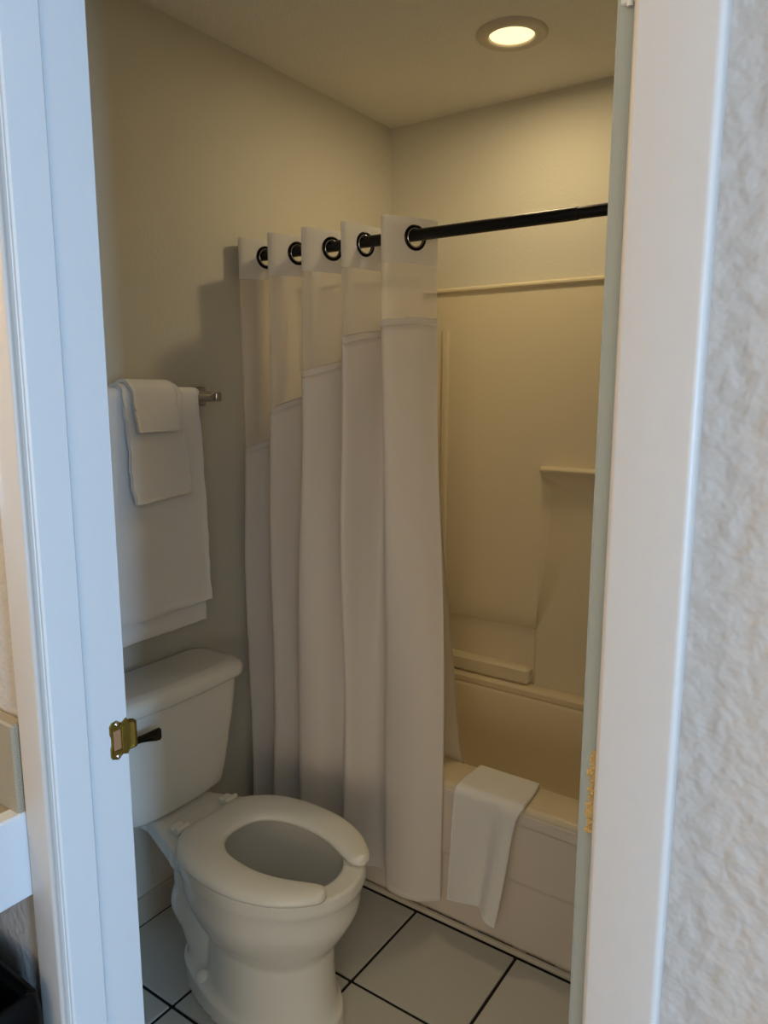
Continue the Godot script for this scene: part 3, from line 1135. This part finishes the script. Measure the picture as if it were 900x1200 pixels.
func towels() -> void:
	var bx0 := 0.070
	var by := 1.433
	var tb := thing("towel_bar", "chrome towel bar on the wall beside the shower curtain", "towel bar", Vector3(0, by, 0))
	var st := mk()
	tube(st, [Vector3(bx0, 0, 0.945), Vector3(bx0, 0, 1.54)], 0.0095, 18)
	obj("bar", done(st), M.chrome, tb)
	for zz in [0.945, 1.54]:
		st = mk()
		# wall plate and arm
		bx(st, Vector3(0.0005, -0.026, zz - 0.026), Vector3(0.010, 0.026, zz + 0.026), 0.004)
		var rows := []
		for q in [[0.008, 0.019, 0.017], [0.03, 0.015, 0.013], [0.06, 0.0135, 0.0125], [0.084, 0.013, 0.012], [0.087, 0.010, 0.009]]:
			var ring := []
			for p in rrect(-q[2], q[2], -q[1], q[1], minf(q[1], q[2]) * 0.45, 0.0, 4):
				ring.append(Vector3(q[0], p.z, zz + p.x))
			rows.append(ring)
		grid(st, rows, true, false)
		cap(st, rows[-1], Vector3.RIGHT)
		obj("post", done(st), M.chrome, tb)

	var bt := thing("bath_towel", "large white bath towel folded double over the towel bar", "bath towel")
	obj("back_layer", drape(over_bar(bx0, by, 0.013, 0.83, 0.838, 0.014, 0.012), 1.028, 1.52, 0.006, 31, 0.004, -0.004, 0.0), M.terry, bt)
	obj("front_layer", drape(over_bar(bx0, by, 0.0205, 0.86, 0.893, 0.012, 0.020), 1.020, 1.53, 0.008, 32, 0.004, -0.012, 0.0), M.terry, bt)
	var ht := obj("hand_towel", drape(over_bar(bx0, by, 0.0295, 1.20, 1.188, 0.006, 0.024), 1.086, 1.256, 0.009, 41, 0.004, -0.012, 0.0, 16), M.terry)
	tag(ht, "white hand towel hung over the bath towel, below the washcloth", "hand towel")
	var wc := obj("washcloth", drape(over_bar(bx0, by, 0.039, 1.36, 1.352, 0.004, 0.014), 1.108, 1.236, 0.008, 51, 0.003, 0.0, 0.0, 14), M.terry)
	tag(wc, "small white washcloth topmost on the towels of the towel bar", "washcloth")

	# bath mat over the tub rim
	var n := FastNoiseLite.new()
	n.seed = 77
	n.frequency = 5.0
	var path := []
	for q in catmull([Vector2(0.578, 0.345), Vector2(0.588, 0.398), Vector2(0.600, 0.413), Vector2(0.640, 0.4145), Vector2(0.695, 0.4145), Vector2(0.720, 0.412), Vector2(0.7315, 0.400), Vector2(0.7345, 0.375), Vector2(0.737, 0.31), Vector2(0.741, 0.22), Vector2(0.744, 0.15), Vector2(0.746, 0.085)], 5):
		path.append(q)
	var rows := []
	for i in path.size():
		var r := []
		var t := clampf(float(i) / (path.size() - 1), 0.0, 1.0)
		var hang := clampf((t - 0.5) * 2.0, 0.0, 1.0)
		for j in 31:
			var f := j / 30.0
			var xl := lerpf(0.718, 0.698, t)
			var xr := lerpf(0.876, 0.900, clampf(t * 3.0, 0, 1)) - 0.052 * hang
			var x := lerpf(xl, xr, f)
			var y: float = path[i].y
			var drop := 0.022 * sin(clampf(f / 0.75, 0.0, 1.0) * PI * 0.55) - 0.03 * smoothstep(0.72, 1.0, f)
			var z: float = path[i].x + hang * (0.010 * pow(sin(f * PI * 1.1 + 0.4), 2.0) + 0.030 * smoothstep(0.62, 0.85, f) - 0.016 * smoothstep(0.85, 1.0, f))
			z += absf(n.get_noise_2d(x * 2.0, y * 2.0)) * 0.004 * hang
			r.append(Vector3(x, y + hang * hang * drop, z))
		rows.append(r)
	var bm := obj("bath_mat", sheet(rows, 0.006), M.terry)
	tag(bm, "folded white bath mat draped over the rim of the bathtub", "bath mat")


# ------------------------------------------------------------------ lamps
func lamps() -> void:
	var at := Vector3(0.660, H, 0.415)
	var l := thing("recessed_light", "round recessed ceiling lamp glowing warm above the bathtub", "ceiling lamp", at)
	obj("trim_ring", lathe([Vector2(0.060, 0.006), Vector2(0.058, -0.004), Vector2(0.062, -0.010), Vector2(0.074, -0.011), Vector2(0.086, -0.008), Vector2(0.0935, -0.003), Vector2(0.094, 0.002)], 56), M.ring, l)
	obj("lens", lathe([Vector2(0.0, -0.0075), Vector2(0.03, -0.007), Vector2(0.05, -0.005), Vector2(0.0595, -0.001)], 48), M.lens, l)
	var a := AreaLight3D.new()
	a.name = "recessed_lamp_light"
	a.area_size = Vector2(0.10, 0.10)
	a.area_normalize_energy = true
	a.light_color = Color(1.0, 0.90, 0.70)
	a.light_energy = 0.35
	a.shadow_enabled = true
	a.area_range = 8.0
	a.position = at + Vector3(0, -0.016, 0)
	a.rotation = Vector3(-PI / 2, 0, 0)
	add_child(a)

	var v := thing("vanity_light", "wall lamp with three round globes above the vanity mirror", "wall lamp", Vector3(0.081, 1.98, 2.45))
	obj("back_plate", box(Vector3(0, -0.05, -0.3), Vector3(0.03, 0.05, 0.3), 0.006), M.chrome, v)
	for k in 3:
		var c := Vector3(0.12, 0.0, -0.2 + 0.2 * k)
		var st := mk()
		tube(st, [Vector3(0.028, 0, c.z), Vector3(0.07, 0, c.z)], 0.018, 14)
		obj("arm", done(st), M.chrome, v)
		var sm := SphereMesh.new()
		sm.radius = 0.055
		sm.height = 0.11
		obj("globe", sm, M.globe, v, c)
		var o := OmniLight3D.new()
		o.name = "globe_light"
		o.light_color = Color(1.0, 0.82, 0.44)
		o.light_energy = 0.15
		o.light_size = 0.05
		o.omni_range = 8.0
		o.omni_attenuation = 2.0
		o.shadow_enabled = true
		o.position = v.position + c
		add_child(o, true)


# ------------------------------------------------------------------ vanity corner
func vanity() -> void:
	var v := thing("vanity_counter", "vanity counter with a deep white front edge beside the door casing", "vanity counter", Vector3(0, 0, 0))
	obj("countertop", box(Vector3(0.081, 0.835, 1.834), Vector3(0.642, 0.873, 3.0), 0.004), M.stone, v)
	obj("front_edge", box(Vector3(0.615, 0.747, 1.8345), Vector3(0.6435, 0.875, 3.0), 0.003), M.laminate, v)
	obj("side_splash", box(Vector3(0.081, 0.872, 1.834), Vector3(0.640, 1.004, 1.856), 0.003), M.stone, v)
	obj("back_splash", box(Vector3(0.081, 0.872, 1.857), Vector3(0.10, 1.004, 3.0), 0.003), M.stone, v)
	obj("basin", lathe([Vector2(0.20, 0.010), Vector2(0.205, 0.004), Vector2(0.19, 0.0), Vector2(0.17, 0.004), Vector2(0.12, 0.002), Vector2(0.0, 0.001)], 40), M.china, v, Vector3(0.36, 0.872, 2.45))
	obj("side_support", box(Vector3(0.085, 0.0, 2.9), Vector3(0.60, 0.84, 2.98), 0.003), M.laminate, v)
	obj("wall_ledger", box(Vector3(0.081, 0.70, 1.87), Vector3(0.11, 0.84, 2.9), 0.002), M.laminate, v)

	var m := thing("vanity_mirror", "plain frameless mirror on the wall above the vanity counter", "mirror", Vector3(0.081, 1.05, 2.45))
	obj("mirror_glass", box(Vector3(0, 0, -0.5), Vector3(0.006, 0.78, 0.5), 0.002), M.mirror, m)

	var b := thing("wastebasket", "wastebasket lined with a black bag under the vanity counter", "wastebasket", Vector3(0.535, 0, 1.997))
	var rows := []
	for q in [[0.0, 0.105, 0.085], [0.01, 0.11, 0.09], [0.59, 0.142, 0.112], [0.60, 0.146, 0.116]]:
		rows.append(rrect(-q[1], q[1], -q[2], q[2], 0.035, q[0], 6))
	var st := mk()
	grid(st, rows, true, true)
	cap(st, rows[0], Vector3.DOWN)
	obj("bin", done(st), M.bin, b)
	# crumpled bag folded over the rim and hanging down outside
	var n := FastNoiseLite.new()
	n.seed = 12
	n.frequency = 22.0
	var br := []
	for q in [[0.30, 0.10, 0.085, 0.0], [0.54, 0.125, 0.100, 0.003], [0.615, 0.138, 0.110, 0.004], [0.632, 0.146, 0.118, 0.005], [0.630, 0.154, 0.126, 0.005], [0.60, 0.159, 0.130, 0.007], [0.55, 0.160, 0.131, 0.010], [0.50, 0.159, 0.130, 0.012], [0.45, 0.158, 0.129, 0.013], [0.40, 0.157, 0.128, 0.014]]:
		var ring := []
		for p in rrect(-q[1], q[1], -q[2], q[2], 0.014, q[0] + (0.005 if q[0] > 0.55 else 0.0), 12):
			var d := Vector3(p.x, 0, p.z).normalized()
			ring.append(p - d * absf(n.get_noise_3d(p.x * 1.5, p.y * 0.7, p.z * 1.5)) * q[3] * 1.0 + Vector3(0, n.get_noise_3d(p.x, 9.0, p.z) * 0.006, 0))
		br.append(ring)
	var sb := mk()
	grid(sb, br, true, false)
	obj("bag", done(sb), M.bag, b)


func _ready() -> void:
	seed(1)
	materials()
	camera_and_light()
	setting()
	door_frame()
	bathtub()
	toilet()
	shower_curtain()
	towels()
	vanity()
	lamps()
